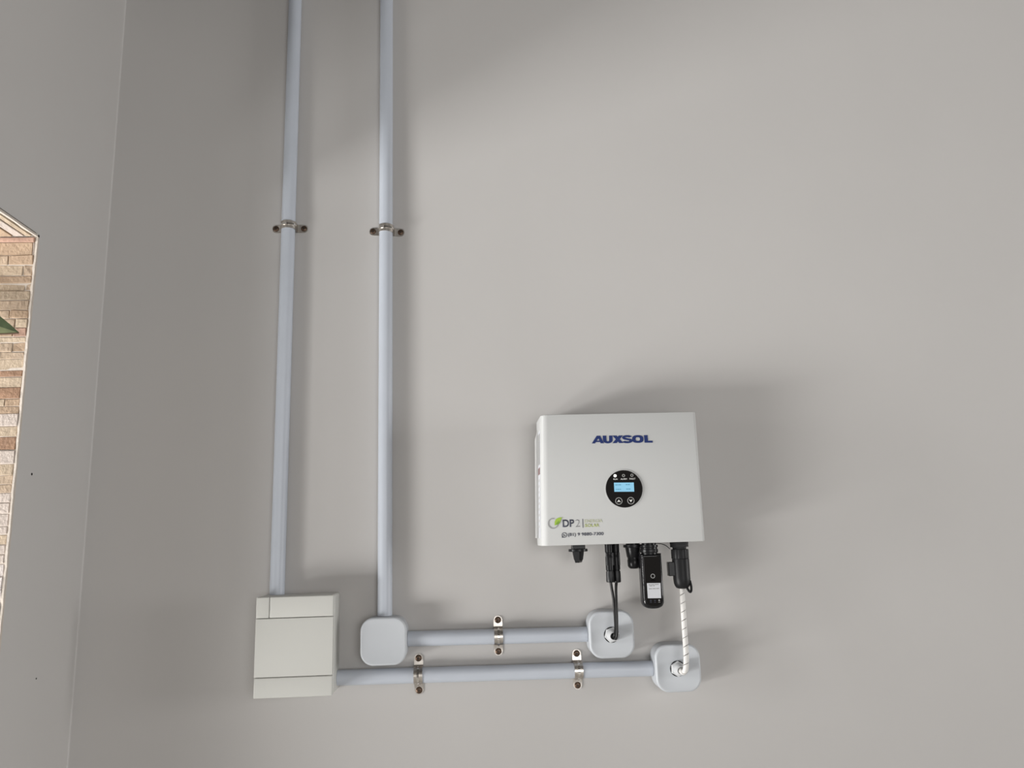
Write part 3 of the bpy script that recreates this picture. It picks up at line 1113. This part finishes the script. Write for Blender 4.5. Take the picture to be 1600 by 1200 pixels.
dc_cable(0.2886, -0.073, 1.4345, 'black solar cable hanging from the left connector, running behind its twin',
         [(0.2886, -0.073, 1.440), (0.2905, -0.072, 1.425), (0.2938, -0.069, 1.400), (0.2948, -0.070, 1.370), (0.2938, -0.076, 1.345), (0.2905, -0.080, 1.330), (0.2890, -0.075, 1.3268), (0.2880, -0.068, 1.3275)])
dc_cable(0.3035, -0.067, 1.4335, 'black solar cable hanging from the right connector, in front of its twin',
         [(0.3030, -0.068, 1.440), (0.2995, -0.073, 1.420), (0.2972, -0.081, 1.385), (0.2955, -0.086, 1.355), (0.2940, -0.089, 1.335), (0.2925, -0.086, 1.3245), (0.2910, -0.078, 1.3225), (0.2900, -0.068, 1.3245)])

# ------------------------------------------------------------------ output cable with plug
ac = thing('output_cable', 'white spiral-wrapped cable with black plug, right end of the inverter', 'cable', (0, 0, 0))
AX, AY = 0.4392, -0.075
bm = bmesh.new()
lathe(bm, AX, AY, [(1.5138, 0.0200), (1.5092, 0.0200), (1.5088, 0.0196), (1.5030, 0.0196), (1.5026, 0.0150), (1.4958, 0.0145)], 6)
obj('fixing_nut', bm, M['blackm'], ac)
bm = bmesh.new()
lathe(bm, AX + 0.0003, AY, [(1.4985, 0.0130), (1.4984, 0.0176), (1.4972, 0.0184, 1), (1.4800, 0.0184, 1), (1.4792, 0.0178), (1.4784, 0.0170)], 96, flute=0.035, fl_n=24)
obj('ribbed_collar', bm, M['blackm'], ac, True, 20)
bm = bmesh.new()
prof = [(1.4786, 0.0176), (1.4770, 0.0180), (1.4400, 0.0178), (1.4385, 0.0180), (1.4290, 0.0172), (1.4235, 0.0155), (1.4195, 0.0128), (1.4180, 0.0095), (1.4172, 0.0060)]
lathe(bm, 0.4400, AY, prof, 32)
obj('plug_body', bm, M['blackm'], ac, True)
obj('release_tab', box(0.4115, 0.4250, -0.083, -0.067, 1.4440, 1.4728, bevel=0.0012), M['black'], ac)
bm = bmesh.new()
tube(bm, catmull([(0.4545, -0.083, 1.4340), (0.4562, -0.084, 1.4235), (0.4558, -0.085, 1.4150), (0.4534, -0.086, 1.4112), (0.4502, -0.086, 1.4130), (0.4475, -0.084, 1.4190)], 8), 0.0026, 8)
obj('eyelet', bm, M['black'], ac, True)
wpath = catmull([(0.4385, -0.075, 1.424), (0.4385, -0.075, 1.405), (0.4378, -0.077, 1.370), (0.4366, -0.081, 1.330), (0.4350, -0.087, 1.295),
                 (0.4325, -0.0905, 1.270), (0.4297, -0.0875, 1.2548), (0.4270, -0.0790, 1.2520), (0.4252, -0.0690, 1.2540)], 14)
bm = bmesh.new()
tube(bm, wpath, 0.0047, 16)
obj('core', bm, M['cable'], ac, True)
# spiral wrap: a flat ribbon wound round the core with a narrow gap at every turn
bm = bmesh.new()
Fr = frames(wpath)
cum = [0.0]
for a, b in zip(wpath, wpath[1:]):
    cum.append(cum[-1] + (b - a).length)


def at(s):
    s = max(0.0, min(cum[-1] - 1e-6, s))
    for i in range(len(cum) - 1):
        if cum[i + 1] >= s:
            u = (s - cum[i]) / (cum[i + 1] - cum[i])
            return wpath[i].lerp(wpath[i + 1], u), Fr[i][0].lerp(Fr[i + 1][0], u).normalized(), Fr[i][1].lerp(Fr[i + 1][1], u).normalized()
    return wpath[-1], Fr[-1][0], Fr[-1][1]


pitch, gap = 0.0172, 0.0013
turns = cum[-1] / pitch
NS = int(turns * 22)
prev = None
for i in range(NS + 1):
    th = 2 * PI * turns * i / NS
    s0 = pitch * th / (2 * PI)
    g_here = gap * (0.75 + 0.5 * math.sin(th * 0.37) ** 2)
    row = []
    for k in range(6):
        s = s0 - pitch / 2 + g_here / 2 + (pitch - g_here) * k / 5
        p, a, b = at(s)
        for r in (0.0056,):
            row.append(bm.verts.new(p + (a * math.cos(th) + b * math.sin(th)) * r))
    inn = []
    for k in (0, 5):
        s = s0 - pitch / 2 + g_here / 2 + (pitch - g_here) * k / 5
        p, a, b = at(s)
        inn.append(bm.verts.new(p + (a * math.cos(th) + b * math.sin(th)) * 0.0046))
    cur = [inn[0]] + row + [inn[1]]
    if prev:
        for k in range(len(cur) - 1):
            bm.faces.new((prev[k], prev[k + 1], cur[k + 1], cur[k]))
    prev = cur
obj('spiral_wrap', bm, M['wrap'], ac, True, 50)
